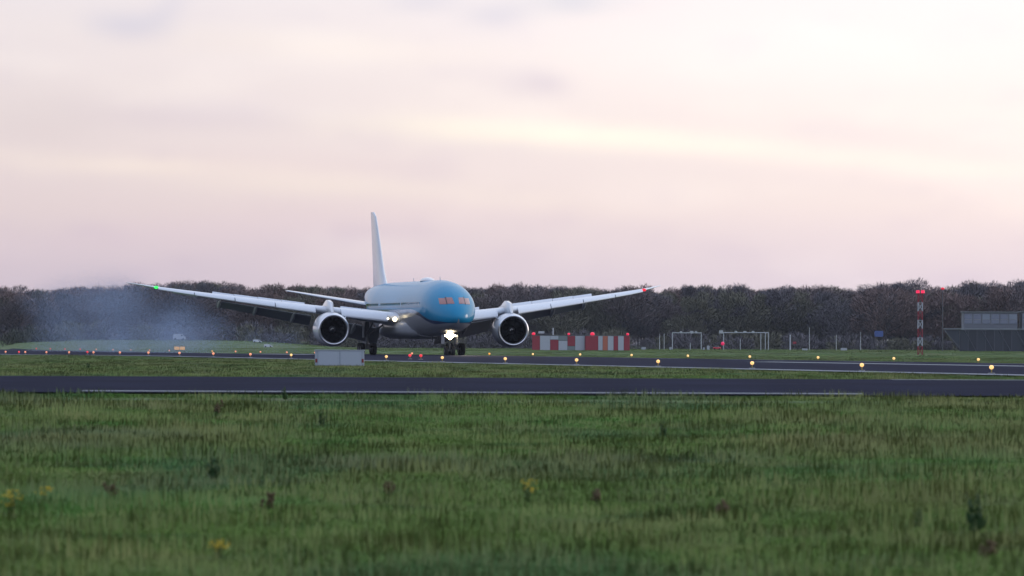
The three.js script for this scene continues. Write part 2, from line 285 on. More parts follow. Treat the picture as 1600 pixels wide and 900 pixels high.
// aerofoil ring at span l, in the plane x = l
const foil = (n = 14) => { const up = [], lo = []; for (let i = 0; i <= n; i++) { const x = .5 - .5 * Math.cos(Math.PI * i / n), t = 5 * (.2969 * Math.sqrt(x) - .126 * x - .3516 * x * x + .2843 * x ** 3 - .1015 * x ** 4); up.push([x, t]); lo.push([x, -t * .8]); } return [...up.reverse(), ...lo.slice(1, -1)]; };
const FO = foil();
// wing tables by span: leading edge, trailing edge, height of the leading edge, thickness
const wLE = pchip([0, 2.9, 9.9, 26.5, 28.5, 30.05], [21.2, 22.95, 27.5, 38.3, 40.4, 43.2]);
const wTE = pchip([0, 2.9, 10, 26.5, 28.5, 30.05], [35.6, 35.6, 36.4, 41.7, 42.8, 44.2]);
const wY = pchip([0, 3.7, 12.9, 21.3, 26.9, 30.05], [3.75, 4.12, 5.22, 6.38, 7.22, 7.85]);
const wT = pchip([0, 2.9, 9.9, 20, 26.5, 30.05], [1.75, 1.5, 1.0, .58, .34, .08]);
const wInc = (l) => lerp(.055, -.02, l / 30);
const chordPt = (l, x, t, sg) => { const c = wTE(l) - wLE(l); return [l * sg, wY(l) + t * wT(l) - x * c * wInc(l), -(wLE(l) + x * c)]; };   // x from the leading edge in chords, t in thicknesses above the chord line
const spans = [0, 1.5, 2.9, 5, 7.5, 9.9, 12.5, 15.5, 18.5, 21.5, 24.5, 26.5, 27.5, 28.5, 29.3, 29.8, 30.05];
for (const sg of [-1, 1]) {
  const wing = part('wing', loft(spans.map((l) => FO.map(([x, t]) => chordPt(l, x * (l > 2 && l < 22.5 ? .86 : 1), t, sg)))), paintWing, plane);
  // slats: the drooped leading edge, in pieces
  for (const [l0, l1] of [[4.0, 8.6], [11.2, 15.2], [15.3, 19.3], [19.4, 23.4], [23.5, 27.1]]) {
    const ring = (l) => { const c = wTE(l) - wLE(l), k = clamp(.13 * c, .42, 1.05), th = wT(l); return [[.02, .05], [.2, .26], [.5, .42], [.85, .50], [1.1, .48], [1.0, .40], [.7, .2], [.45, -.1], [.28, -.30], [.10, -.22], [0, -.08]].map(([x, t]) => { const fx = (x - .75) * k, fy = t * th * .8 + .02; return [l * sg, wY(l) - k * .20 + fy - (.75 - x) * k * .22, -(wLE(l) + fx * .95 - .02)]; }); };
    part('slat', loft([l0, (l0 + l1) / 2, l1].map(ring)), paintWing, wing);
  }
  // flaps, let down behind the wing
  for (const [l0, l1, drop, ang] of [[3.2, 9.4, .62, .62], [10.6, 20.6, .42, .55]]) {
    const ring = (l) => { const c = (wTE(l) - wLE(l)) * .24, th = wT(l) * .34; return FO.map(([x, t]) => { const q = chordPt(l, .86, -.25, sg), X = x * c, T = t * th; return [q[0], q[1] - drop * .55 - X * Math.sin(ang) + T * Math.cos(ang), q[2] - X * Math.cos(ang) - T * Math.sin(ang) - .1]; }); };
    part('flap', loft([l0, (l0 * 2 + l1) / 3, (l0 + 2 * l1) / 3, l1].map(ring)), flapGrey, wing);
  }
  part('aileron', loft([22.6, 25.2].map((l) => FO.map(([x, t]) => { const q = chordPt(l, .84, 0, sg), c = (wTE(l) - wLE(l)) * .2; return [q[0], q[1] - x * c * .3 + t * wT(l) * .3, q[2] - x * c]; }))), paintWing, wing);
  // spoilers, raised
  for (const [l0, l1, up] of [[3.3, 5.42, .5], [5.46, 7.7, .5], [11.5, 13.92, .40], [13.96, 16.4, .38], [16.44, 18.9, .34], [18.94, 21.2, .3]]) {
    const q = (l, h, back, th) => { const b = chordPt(l, .66, .42, sg); return [b[0], b[1] + h, b[2] - back - th]; };
    part('spoiler', loft([[q(l0, -.05, 0, 0), q(l1, -.05, 0, 0), q(l1, -.05, 0, .06), q(l0, -.05, 0, .06)], [q(l0, up, up * .9, 0), q(l1, up, up * .9, 0), q(l1, up, up * .9, .03), q(l0, up, up * .9, .03)]]), paintWing, wing);
  }
  for (const [l, len] of [[6.2, 3.6], [12.6, 3.4], [16.6, 3.0], [20.4, 2.4]]) {
    const q = chordPt(l, .62, -.5, sg);
    part('flap_track_fairing', loft([[0, .02], [.12, .6], [.4, 1], [.75, .8], [.95, .3], [1, .03]].map(([u, k]) => Array.from({ length: 12 }, (_, i) => { const a = i / 12 * Math.PI * 2; return [q[0] + Math.cos(a) * .19 * k, q[1] - .12 - u * len * .30 + Math.sin(a) * .34 * k, q[2] - u * len]; }))), wingUnder, wing);
  }
  { // wing tip lamp: green on its right, red on its left
    const q = chordPt(27.3, -.02, .1, sg);
    part('navigation_light', new THREE.SphereGeometry(.19, 16, 10).scale(1.25, .8, 1).translate(...q), sg < 0 ? lampMat(.04, 1, .12, 1.6) : lampMat(1, .02, .04, 1.1), wing);
  }
  { // landing lamps in the wing root
    const q = chordPt(3.35, -.02, -.15, sg);
    for (const [dx, r] of [[-.05, .25], [.62, .11]]) {
      const d = part('landing_light', new THREE.CylinderGeometry(r, r * .8, .12, 20).rotateX(Math.PI / 2).translate(q[0] + dx * sg, q[1] + dx * .1, q[2] + .42 - dx * .65), rootGlow, wing);
    }
  }
  // engine
  const eng = new THREE.Group(); eng.name = 'engine'; eng.position.set(9.85 * sg, 2.72, -23.2); eng.rotation.x = .02; plane.add(eng);
  const lathe = (pts, n = 56) => { const g = new THREE.LatheGeometry(pts.map(([z, r]) => new THREE.Vector2(r, z)), n); g.rotateX(-Math.PI / 2); return g; };   // z aft of the lip
  part('nacelle', lathe([[.16, 1.70], [.35, 1.755], [.8, 1.82], [1.6, 1.87], [2.6, 1.875], [3.6, 1.80], [4.6, 1.64], [5.3, 1.48], [5.32, 1.44], [4.6, 1.5]]), paintWhite, eng);
  part('inlet_lip', lathe([[.42, 1.385], [.25, 1.40], [.1, 1.45], [.02, 1.53], [0, 1.58], [.03, 1.63], [.09, 1.665], [.16, 1.70]]), lipMetal, eng);
  part('inlet_duct', lathe([[.42, 1.385], [.8, 1.39], [1.4, 1.42], [1.75, 1.43], [1.76, .2]]), blackFan, eng);
  const blade = (k) => { const a = k / 18 * Math.PI * 2, P = []; for (let i = 0; i <= 6; i++) { const r = lerp(.38, 1.4, i / 6), tw = lerp(.5, 1.05, i / 6), w = .17 + .05 * Math.sin(i / 6 * 3); for (const e of [-1, 1]) { const t = a + e * w * Math.sin(tw) / r * .9 + .12 * Math.sin(i / 6 * 3); P.push([Math.cos(t) * r, Math.sin(t) * r, -1.45 - e * w * Math.cos(tw)]); } } const g = new THREE.BufferGeometry(), I = []; for (let i = 0; i < 6; i++) I.push(i * 2, i * 2 + 1, i * 2 + 2, i * 2 + 1, i * 2 + 3, i * 2 + 2); g.setAttribute('position', new THREE.Float32BufferAttribute(P.flat(), 3)); g.setIndex(I); g.computeVertexNormals(); return g; };
  for (let k = 0; k < 18; k++) part('fan_blade', blade(k), blackFan, eng);
  part('spinner', lathe([[.82, .0], [.86, .09], [1.0, .2], [1.2, .31], [1.42, .4]], 28), spinnerGrey, eng);
  { // the white comma painted on the spinner
    const c = []; for (let i = 0; i <= 12; i++) { const a = .6 + i / 12 * 2.9, r = lerp(.11, .19, i / 12), z = -lerp(.885, .975, i / 12) + .012; c.push(new THREE.Vector3(Math.cos(a) * r, Math.sin(a) * r, z)); }
    part('spinner_swirl', new THREE.TubeGeometry(new THREE.CatmullRomCurve3(c), 20, .034, 6), std(.75, .75, .75, .5), eng);
  }
  part('core_exhaust', lathe([[4.6, 1.0], [5.6, .95], [6.6, .7], [6.62, .5], [7.6, .06]], 32), std(.18, .165, .15, .4, .8), eng);
  part('pylon', loft([[.9, 1.78, .16, .10], [2.4, 1.85, .30, 1.05], [4.4, 1.6, .30, 1.55], [7.5, 1.2, .22, 1.3], [9.2, 1.9, .08, .5]].map(([z, y, w, h]) => [[-w, y, -z], [w, y, -z], [w * .8, y + h, -z], [-w * .8, y + h, -z]])), paintWhite, eng);
  part('strake', loft([[[-.02, 0, 0], [.02, 0, 0], [.02, .02, 0], [-.02, .02, 0]], [[-.02, 0, -.9], [.02, 0, -.9], [.02, .32, -.9], [-.02, .32, -.9]], [[-.02, 0, -1.3], [.02, 0, -1.3], [.02, .30, -1.3], [-.02, .30, -1.3]]]).rotateZ(.9 * sg).translate(-1.42 * sg, 1.2, -1.2), paintWhite, eng);
  // tailplane
  const tp = part('tailplane', loft([0, 1.5, 5, 8.6, 9.6, 9.95].map((l) => FO.map(([x, t]) => { const le = lerp(51.6, 58.4, l / 9.95) + (l > 9.5 ? (l - 9.5) * 1.4 : 0), te = lerp(58.3, 60.6, l / 9.95), c = te - le; return [l * sg, 5.22 + .19 * l + t * lerp(.62, .16, l / 9.95) + .075 * x * c, -(le + x * c)]; }))), paintWhite, plane);
  // main gear
  const mg = new THREE.Group(); mg.name = 'main_gear'; mg.position.set(4.9 * sg, 0, -31.9); plane.add(mg);
  part('strut', [bar([0, 1.0, 0], [0, 2.3, 0], .15), bar([0, 1.9, 0], [0, 4.6, -.1], .25), bar([0, 1.1, .25], [0, 2.3, .3], .05)], gearSteel, mg);
  part('side_brace', [bar([-.1 * sg, 2.1, 0], [-2.2 * sg, 3.6, 0], .10), bar([0, 2.3, .1], [-.5 * sg, 3.9, 2.0], .09)], gearSteel, mg);
  part('bogie_beam', [bar([0, .74, .82], [0, .74, -.82], .15), box(0, .95, 0, .36, .5, .5)], gearSteel, mg);
  for (const z of [.75, -.75]) { part('axle', bar([-.62, .66, z], [.62, .66, z], .08), gearSteel, mg); for (const x of [-.66, .66]) wheel(mg, x, z, .66, .50); }
  part('gear_door', box(.42 * sg, 2.75, 0, .05, 1.7, 1.3).rotateY(0), wingUnder, mg);
}
function wheel(parent, x, z, r, w) {
  const g = new THREE.Group(); g.name = 'wheel'; g.position.set(x, r, z); parent.add(g);
  const t = new THREE.LatheGeometry([[.52, -.46], [.8, -.5], [.95, -.42], [1, -.22], [1, .22], [.95, .42], [.8, .5], [.52, .46]].map(([a, b]) => new THREE.Vector2(a * r, b * w)), 32).rotateZ(Math.PI / 2);
  part('tyre', t, tyreRubber, g);
  part('rim', new THREE.CylinderGeometry(r * .53, r * .53, w * .72, 24).rotateZ(Math.PI / 2), rimGrey, g);
}
// fin
part('fin', loft([7.2, 8.0, 9.6, 11.9, 14.3, 15.6, 16.05, 16.15].map((y) => FO.map(([x, t]) => { const k = (y - 8) / 8.15, le = lerp(51.2, 58.2, k) + (y > 15.5 ? (y - 15.5) * 2.2 : 0) - (y < 8.6 ? 1.2 * (8.6 - y) : 0), te = lerp(59.6, 61.9, k), c = te - le; return [t * lerp(.9, .3, clamp(k)), y, -(le + x * c)]; }))), paintWhite, plane);
// nose gear with its lamps
{
  const ng = new THREE.Group(); ng.name = 'nose_gear'; ng.position.set(0, 0, -5.95); plane.add(ng);
  part('strut', [bar([0, .5, 0], [0, 1.3, -.03], .085), bar([0, 1.1, -.03], [0, 2.5, -.12], .14), bar([0, 1.25, .12], [0, .62, .22], .04)], gearSteel, ng);
  part('drag_brace', bar([0, 1.35, -.1], [0, 2.6, -1.6], .08), gearSteel, ng);
  part('axle', bar([-.4, .5, 0], [.4, .5, 0], .06), gearSteel, ng);
  for (const x of [-.38, .38]) wheel(ng, x, 0, .5, .38);
  for (const sg of [-1, 1]) part('gear_door', box(.72 * sg, 1.72, .1, .04, .95, 2.0), paintBelly, ng);
  part('lamp_bracket', [box(0, 2.08, .12, 1.1, .08, .08), box(0, 1.85, .12, .3, .06, .06)], gearSteel, ng);
  for (const [x, y, r] of [[-.2, 2.12, .25], [.2, 2.12, .25], [0, 2.34, .22], [0, 1.90, .22], [-.56, 2.1, .11], [.56, 2.1, .11]]) {  // upper and lower lamps added, lenses enlarged, to round out the glow
    part('lamp_housing', new THREE.CylinderGeometry(r * 1.08, r * .6, .2, 20, 1, true).rotateX(Math.PI / 2).translate(x, y, .22), gearSteel, ng);
    part('landing_light', new THREE.SphereGeometry(r, 20, 10, 0, Math.PI * 2, 0, Math.PI / 2).scale(1, .35, 1).rotateX(Math.PI / 2).translate(x, y, .31), r > .15 ? landingGlow : smallGlow, ng);
  }
}
{ // the light those lamps throw ahead
  plane.updateMatrixWorld(true);
  for (const [x, y, z, I, cone] of [[0, 2.0, -5.2, 900, .2], [-3.9, 4.0, -22.0, 240, .1], [3.9, 4.0, -22.0, 240, .1]]) {
    const l = new THREE.SpotLight(new THREE.Color(1, .86, .62), I, 0, cone, .7, 2); l.name = 'landing_beam';
    const a = plane.localToWorld(new THREE.Vector3(x, y, z)), b = plane.localToWorld(new THREE.Vector3(x * 2.4, y - 3.2, z + 60));
    l.position.copy(a); l.target.position.copy(b); l.castShadow = true; l.shadow.radius = 10; scene.add(l, l.target);
  }
}
// ---------------------------------------------------------------- lights along the runway
const post = std(.30, .22, .05, .6), globeAmber = lampMat(1.0, .62, .23, 1.15), globeOrange = lampMat(1.0, .42, .06, 1.05), globeSalmon = lampMat(1.0, .36, .20, 1.05), globeRed = lampMat(1.0, .05, .07, .8);
function edgeLightShape(glow, r = .125, h = .36) {
  const o = new THREE.Group();
  part('base_plate', new THREE.CylinderGeometry(.17, .2, .06, 12).translate(0, .03, 0), gearSteel, o);
  part('stem', bar([0, .05, 0], [0, h - r * .8, 0], .035), post, o);
  part('lamp_globe', new THREE.SphereGeometry(r, 16, 10).scale(1, .95, 1).translate(0, h, 0), glow, o);
  return o;
}
const amberLight = edgeLightShape(globeAmber), orangeLight = edgeLightShape(globeOrange), salmonLight = edgeLightShape(globeSalmon, .13), redLight = edgeLightShape(globeRed, .14);
function putLight(proto, X, D, name, label, group) { const o = proto.clone(); o.name = numbered(name); o.position.set(X, land(X, D) + .01, -D); tag(o, label, 'runway light', group); scene.add(o); return o; }
{
  const onRow = (p, px) => { const D = p * F / CT / (px - 800 + F * Math.tan(TH)); return [(px - 800) / F * D, D]; };
  for (let n = -7; n <= 12; n++) {   // the near row, evenly spaced
    const px = 1 / (.000672 + .0000373 * n) - 884, [X, D] = onRow(RN, px);
    if (n <= 2) putLight(amberLight, X, D, 'runway_edge_light', 'pale amber runway edge light in the near row right of the grey cabinet', 'amber lights of the near runway edge');
    else putLight(salmonLight, X, D, 'runway_edge_light', 'salmon coloured runway edge light in the near row at the left', 'salmon lights of the near runway edge');
  }
  for (let n = -8; n <= 19; n++) {   // the far row
    const px = 1 / (.0006064 + .000024 * n) - 884, [X, D] = onRow(RF, px);
    if (n === 10 || n === 3 || n === 4) continue;
    if (n === 0) putLight(orangeLight, X, D, 'runway_edge_light', 'deep orange runway edge light just right of the nose wheels', 'orange lights of the far runway edge');
    else if (n === 9) putLight(orangeLight, X, D, 'runway_edge_light', 'deep orange edge light in the far row under the left wing', 'orange lights of the far runway edge');
    else if (n < 0) putLight(amberLight, X, D, 'runway_edge_light', 'pale amber edge light in the far row right of the airliner', 'amber lights of the far runway edge');
    else putLight(n > 15 ? redLight : salmonLight, X, D, 'runway_edge_light', n > 15 ? 'small red edge light at the far left end of the runway' : 'salmon coloured edge light in the far row beyond the runway', n > 15 ? 'red lights at the runway end' : 'salmon lights of the far runway edge');
  }
  for (const [px, D, l] of [[641, 640, 'left of two low red marker lamps below the fuselage'], [658, 630, 'right of two low red marker lamps below the fuselage'], [30, 1010, 'red marker lamp at the left edge of the runway'], [137, 930, 'red marker lamp beside the runway left of the smoke']]) { const [X, , z] = at(px, D); putLight(redLight, X, -z, 'marker_lamp', l, 'red marker lamps'); }
}
// ---------------------------------------------------------------- the wood beyond the airfield
const R1 = rng(77);
function crownShape(seed, h, w, n, base = .25) {   // thin twigs through a lumpy crown
  const R = rng(seed), P = [], N = [], lobes = [];
  for (let i = 0; i < 15; i++) { const a = R() * 6.283, k = R(), y = lerp(base + .1, .90, k), q = w * (.26 + .34 * Math.sin(Math.PI * clamp((y - base) / (1.08 - base)))) * (.5 + .7 * R()); lobes.push([Math.cos(a) * q, y * h, Math.sin(a) * q, w * lerp(.34, .2, k) * (.75 + .5 * R())]); }
  lobes.push([0, h * .88, 0, w * .22]);
  const v = new THREE.Vector3(), d = new THREE.Vector3(), s = new THREE.Vector3();
  for (let i = 0; i < n; i++) {
    const L = lobes[Math.floor(R() * lobes.length)], r = L[3] * Math.pow(R(), .42);
    v.set(R() * 2 - 1, R() * 2 - 1, R() * 2 - 1).normalize();
    const c = [L[0] + v.x * r, L[1] + v.y * r * .95, L[2] + v.z * r];
    d.set(c[0] * .12 + R() - .5, .35 + R() * .7, c[2] * .12 + R() - .5).normalize();
    s.set(R() - .5, (R() - .5) * .6, R() - .5).cross(d).normalize();
    const len = .35 + R() * .7, wd = .025 + R() * .06;
    P.push(c[0] - s.x * wd, c[1] - s.y * wd, c[2] - s.z * wd, c[0] + s.x * wd, c[1] + s.y * wd, c[2] + s.z * wd, c[0] + d.x * len, c[1] + d.y * len, c[2] + d.z * len);
    const nn = new THREE.Vector3(v.x * .45, v.y * .4 + 1, v.z * .45).normalize(); for (let q = 0; q < 3; q++) N.push(nn.x, nn.y, nn.z);
  }
  const g = new THREE.BufferGeometry(); g.setAttribute('position', new THREE.Float32BufferAttribute(P, 3)); g.setAttribute('normal', new THREE.Float32BufferAttribute(N, 3)); return { g, lobes };
}
function trunkShape(h, lobes, seed) {
  const R = rng(seed), G = [], lean = [(R() - .5) * .8, (R() - .5) * .8];
  let a = [0, -.4, 0], r = .012 * h + .06;
  for (let i = 1; i <= 5; i++) { const b = [lean[0] * i / 5 + (R() - .5) * .25, h * .78 * i / 5, lean[1] * i / 5]; G.push(bar(a, b, r, r * .72, 7)); a = b; r *= .72; }
  for (const L of lobes) { const y0 = clamp(L[1] - h * .22, h * .15, h * .7), m = [L[0] * .5, (y0 + L[1]) * .5 - .2, L[2] * .5]; G.push(bar([lean[0] * y0 / h, y0, lean[1] * y0 / h], m, .10, .07, 5), bar(m, [L[0], L[1], L[2]], .07, .025, 5)); }
  return G;
}
const bark = std(.055, .046, .044, .95);
const kinds = [
  { m: std(0.203, 0.162, 0.162, 1), name: 'bare_tree', label: 'bare grey brown tree in the wood behind the airfield', n: 12500, base: .22 },
  { m: std(0.247, 0.168, 0.150, 1), name: 'bare_tree', label: 'bare tree with a reddish brown crown in the wood behind', n: 12500, base: .22 },
  { m: std(0.188, 0.180, 0.120, 1), name: 'leafy_tree', label: 'olive green leafy tree in the wood behind the airfield', n: 13500, base: .12 },
  { m: std(0.162, 0.147, 0.162, 1), name: 'bare_tree', label: 'dark violet grey bare tree in the wood behind', n: 12500, base: .2 },
];
const protos = [];
kinds.forEach((k, i) => { for (let v = 0; v < 3; v++) { const h = 15, w = 9.5 + v * 1.2, c = crownShape(100 + i * 10 + v, h, w, k.n, k.base); protos.push({ i, crown: c.g, trunk: mergeGeometries(trunkShape(h, c.lobes, 300 + i * 7 + v).map(plain)) }); } });
// height of the skyline, in pixels of the frame, read along it
const skyline = pchip([-300, 0, 90, 150, 190, 250, 310, 370, 410, 470, 540, 640, 760, 800, 860, 900, 940, 990, 1040, 1100, 1150, 1220, 1280, 1330, 1370, 1420, 1460, 1500, 1560, 1620, 1900], [446, 449, 446, 447, 441, 446, 437, 446, 442, 447, 446, 445, 446, 444, 449, 444, 447, 443, 452, 444, 448, 445, 444, 448, 444, 439, 448, 441, 438, 440, 440]);
for (let row = 0; row < 3; row++) {
  const D = 1870 + row * 26, step = row === 0 ? 5.4 : 5.0;
  for (let X = -190 + row * 2; X < 190; X += step * (.8 + .4 * R1())) {
    const d = D + (R1() - .5) * 16, px = 800 + X * F / d, k = protos[Math.floor(R1() * 12)], y = land(X, d), topY = EYE + (HORIZON + ROLL * (px - 800) - skyline(px)) * d / F;
    const h = (topY - y) * (row === 0 ? .74 + .24 * R1() : .84 + .17 * R1());
    const K = kinds[k.i], o = thing(K.name, K.label, 'tree', [X, y, -d], R1() * 6.283, 'trees of the wood behind the airfield, ' + ['grey brown', 'reddish', 'olive', 'violet grey'][k.i]);
    const sc = h / 15; o.scale.set(sc * (.92 + .3 * R1()), sc, sc * (.92 + .3 * R1()));
    part('trunk', k.trunk, bark, o); part('crown', k.crown, K.m, o);
  }
}
function scatter(name, geo, m, list, colours) { const o = new THREE.InstancedMesh(geo, m, list.length); list.forEach((M, i) => { o.setMatrixAt(i, M); if (colours) o.setColorAt(i, colours[i]); }); o.name = numbered(name); o.castShadow = o.receiveShadow = true; scene.add(o); return kind(o, 'stuff'); }
const M4 = (x, y, z, turn, sx, sy = sx, sz = sx) => new THREE.Matrix4().compose(new THREE.Vector3(x, y, z), new THREE.Quaternion().setFromAxisAngle(new THREE.Vector3(0, 1, 0), turn), new THREE.Vector3(sx, sy, sz));
{ // the depth of the wood behind the first trees, and the brushwood at its foot
  for (let v = 0; v < 3; v++) { const L = []; for (let i = 0; i < 90; i++) { const X = (R1() - .5) * 420, d = 1950 + R1() * 110, px = 800 + X * F / d, h = (EYE + (HORIZON + ROLL * (px - 800) - skyline(px)) * d / F - land(X, d)) * (.80 + .12 * R1()); L.push(M4(X, land(X, d), -d, R1() * 6.28, h / 15 * 1.25, h / 15, h / 15 * 1.25)); } scatter('deep_wood', protos[v * 4].crown, kinds[(v * 4 / 3 | 0) % 4].m, L); }
  const brush = crownShape(901, 3.4, 4.6, 1500, .0).g;
  for (const [m, n] of [[kinds[2].m, 130], [kinds[3].m, 150]]) { const L = []; for (let i = 0; i < n; i++) { const X = (R1() - .5) * 400, d = 1845 + R1() * 30; L.push(M4(X, land(X, d) - .2, -d, R1() * 6.28, .8 + R1() * .7, .5 + R1() * .9)); } scatter('brushwood', brush, m, L); }
  const hedge = crownShape(905, 2.4, 4.2, 1500, -.05).g, mh = std(.085, .095, .062, 1);
  for (const [px, D, s, l] of [[22, 1660, 1.2, 'leftmost low grey green bush before the wood'], [45, 1665, 1.35, 'second low grey green bush from the left edge'], [70, 1660, 1.0, 'low grey green bush right of the second one at the left'], [92, 1668, .8, 'small low bush left of the smoke']]) { const [X, y, z] = at(px, D), o = thing('bush', l, 'bush', [X, y - .2, z], px); o.scale.setScalar(s); part('foliage', hedge, mh, o); }
}
// ---------------------------------------------------------------- things on the far side of the runway
const redPaint = std(.27, .028, .045, .6), whitePaint = std(.40, .43, .49, .6), orangePaint = std(.42, .13, .08, .6), greyGreen = std(.18, .22, .23, .7), steelLight = std(.42, .45, .48, .5), steelDark = std(.07, .075, .085, .6), roofGrey = std(.12, .13, .14, .8), redGlow = lampMat(1, .02, .08, .75);
function shelter(label, D, px0, panels, lamps) {   // panels: [from px, to px, paint]
  const k = D / F, px1 = panels[panels.length - 1][1], [X, y, z] = at((px0 + px1) / 2, D), o = thing('equipment_shelter', label, 'shelter', [X, y, z], 0, 'striped equipment shelters'), W = (px1 - px0) * k, H = 2.7;
  part('body', rbox(0, H / 2 - .15, -1.55, W - .12, H + .2, 2.9), roofGrey, o);
  for (const [a, b, m, h0 = 0, h1 = 1] of panels) part('wall_panel', rbox(((a + b) / 2 - (px0 + px1) / 2) * k, .02 + H * (h0 + h1) / 2, -.06, (b - a) * k - .05, H * (h1 - h0) - .04, .09, .02), m, o);
  for (const s of [-1, 1]) for (let i = 0; i < 2; i++) part('wall_panel', rbox(s * (W / 2 - .02), H / 2, -.8 - 1.4 * i, .09, H, 1.36, .02), i ? whitePaint : redPaint, o);
  part('roof', rbox(0, H + .11, -1.55, W + .1, .1, 3.1), roofGrey, o);
  for (const [p, r] of lamps) { const x = (p - (px0 + px1) / 2) * k; const l = part('lamp_bracket', bar([x, H + .1, -.4], [x, H + .3, -.4], .05), steelDark, o); part('obstruction_lamp', new THREE.SphereGeometry(r, 12, 8).scale(1.1, 1, 1).translate(x, H + .36, -.4), redGlow, l); }
  return [o, k, H];
}
{
  const [a] = shelter('red and white striped shelter behind the right engine', 1300, 832, [[832, 844, redPaint], [844, 860, whitePaint], [860, 873, redPaint, 0, .72], [860, 873, whitePaint, .74, 1], [873, 887, whitePaint, 0, .66], [873, 887, greyGreen, .68, 1], [887, 899, redPaint, .3, 1], [887, 899, greyGreen, 0, .28], [899, 914, whitePaint]], [[834, .30], [889, .22]]);
  part('air_unit', [rbox(-3.2, 3.35, -1.5, 1.1, .4, 1.0)], steelLight, a);
  part('vent_pipe', bar([-1.0, 2.9, -1.2], [-1.0, 4.2, -1.2], .13), steelLight, a);
  shelter('narrow striped red and white shelter with white slats, right of the wider one', 1299, 915, [[915, 935, redPaint], [935, 942, whitePaint], [942, 950, orangePaint], [950, 959, whitePaint], [959, 966, redPaint], [966, 975, whitePaint], [975, 984, redPaint]], [[926, .36], [981, .24]]);
}
function gantry(label, D, px0, px1, H, fit, extra) {
  const k = D / F, c = (px0 + px1) / 2, [X, y, z] = at(c, D), o = thing('aerial_gantry', label, 'gantry', [X, y, z], 0, 'pale steel gantries before the wood');
  const w = (px1 - px0) * k;
  for (const s of [-1, 1]) part('post', beam([s * w / 2, -.1, 0], [s * w / 2, H, 0], .2), steelLight, o);
  part('cross_beam', beam([-w / 2 - .1, H - .1, .002], [w / 2 + .1, H - .1, .002], .2, .19), steelLight, o);
  for (const [p, a, b] of fit) part('aerial', rbox((p - c) * k, H + .02, .12, a, b, .3), steelLight, o);
  for (const [p, y0, y1] of extra) part('support', beam([(p - c) * k, y0, .3], [(p - c) * k, y1, .3], .17), steelLight, o);
}
gantry('pale steel gantry frame nearest the striped shelters', 1600, 1051, 1096, 4.0, [[1064, .5, .45], [1081, .7, .55], [1088, .5, .5]], [[1079, -.1, 1.6]]);
gantry('wide pale steel gantry frame with paired posts at its right', 1600, 1131, 1201, 4.1, [[1127, .9, .7], [1150, .6, .5], [1164, .7, .45], [1177, .6, .5]], [[1189, -.1, 3.8], [1196, -.1, 3.9], [1157, -.1, 2.6]]);
function small(name, label, category, px, D, build, group) { const [X, y, z] = at(px, D), o = thing(name, label, category, [X, y, z], 0, group); build(o); return o; }
small('warning_lamp', 'large red warning lamp on the post of the wide gantry', 'lamp', 1129.5, 1598, (o) => { part('post', bar([0, -.1, 0], [0, 1.2, 0], .07), steelDark, o); part('lamp_globe', new THREE.SphereGeometry(.42, 16, 10).translate(0, 1.45, 0), lampMat(1, .02, .14, .45), o); });
small('service_car', 'small red car parked between the two gantries', 'car', 1120.5, 1580, (o) => {
  const red = phys(.55, .03, .06, .4, { clearcoat: .6 });
  part('body', rbox(0, .42, 0, 1.75, .46, .9, .12), red, o); part('cabin', rbox(-.1, .74, 0, .95, .34, .8, .12), glassCabin, o);
  for (const x of [-.55, .55]) part('wheel', new THREE.CylinderGeometry(.2, .2, .1, 14).rotateX(Math.PI / 2).translate(x, .2, .44), tyreRubber, o);
});
small('marker_post', 'stout white marker post with a red box beside it', 'post', 1235, 1600, (o) => { part('pole', bar([0, -.1, 0], [0, 3.3, 0], .17, .15), whitePaint, o); part('red_box', rbox(1.0, 1.7, 0, .8, .55, .4), redPaint, o); part('box_leg', bar([1.0, -.1, 0], [1.0, 1.45, 0], .06), steelDark, o); part('cap', new THREE.SphereGeometry(.17, 10, 6).translate(0, 3.32, 0), steelLight, o); });
for (const [px, h, l] of [[1031, 3.6, 'left of two thin grey poles beside the first gantry'], [1038, 3.6, 'right of two thin grey poles beside the first gantry'], [1265, 5.2, 'thin grey pole standing right of the white marker post'], [1307, 3.5, 'thin grey pole far right of the white marker post'], [1345, 4.2, 'thin grey pole left of the blue sign']]) small('pole', l, 'pole', px, 1640, (o) => { part('shaft', bar([0, -.1, 0], [0, h, 0], .09, .06), steelLight, o); part('cap', new THREE.SphereGeometry(.1, 8, 6).translate(0, h, 0), steelLight, o); });
for (const [px, w, h, l] of [[1048, .5, .55, 'small white cabinet at the foot of the first gantry'], [1107, .55, .9, 'white cabinet right of the first gantry'], [1100, .4, .5, 'lower white cabinet right of the first gantry'], [1258, 1.2, .35, 'low beige cabinet right of the marker post'], [1319, 1.4, .5, 'low white cabinet left of the striped mast'], [1006, 1.0, .5, 'low pale cabinet right of the striped shelters']]) small('field_cabinet', l, 'cabinet', px, 1570, (o) => { part('housing', rbox(0, h / 2, 0, w, h, .5, .04), whitePaint, o); part('lid', rbox(0, h + .03, 0, w + .08, .06, .56, .02), steelLight, o); }, 'small cabinets across the field');
small('road_sign', 'small blue sign on two posts before the wood', 'sign', 1373.5, 1690, (o) => { part('panel', rbox(0, 4.0, 0, 2.1, 1.4, .1, .03), std(.05, .09, .28, .6), o); for (const x of [-.7, .7]) part('post', bar([x, -.1, -.08], [x, 3.6, -.08], .06), steelDark, o); });
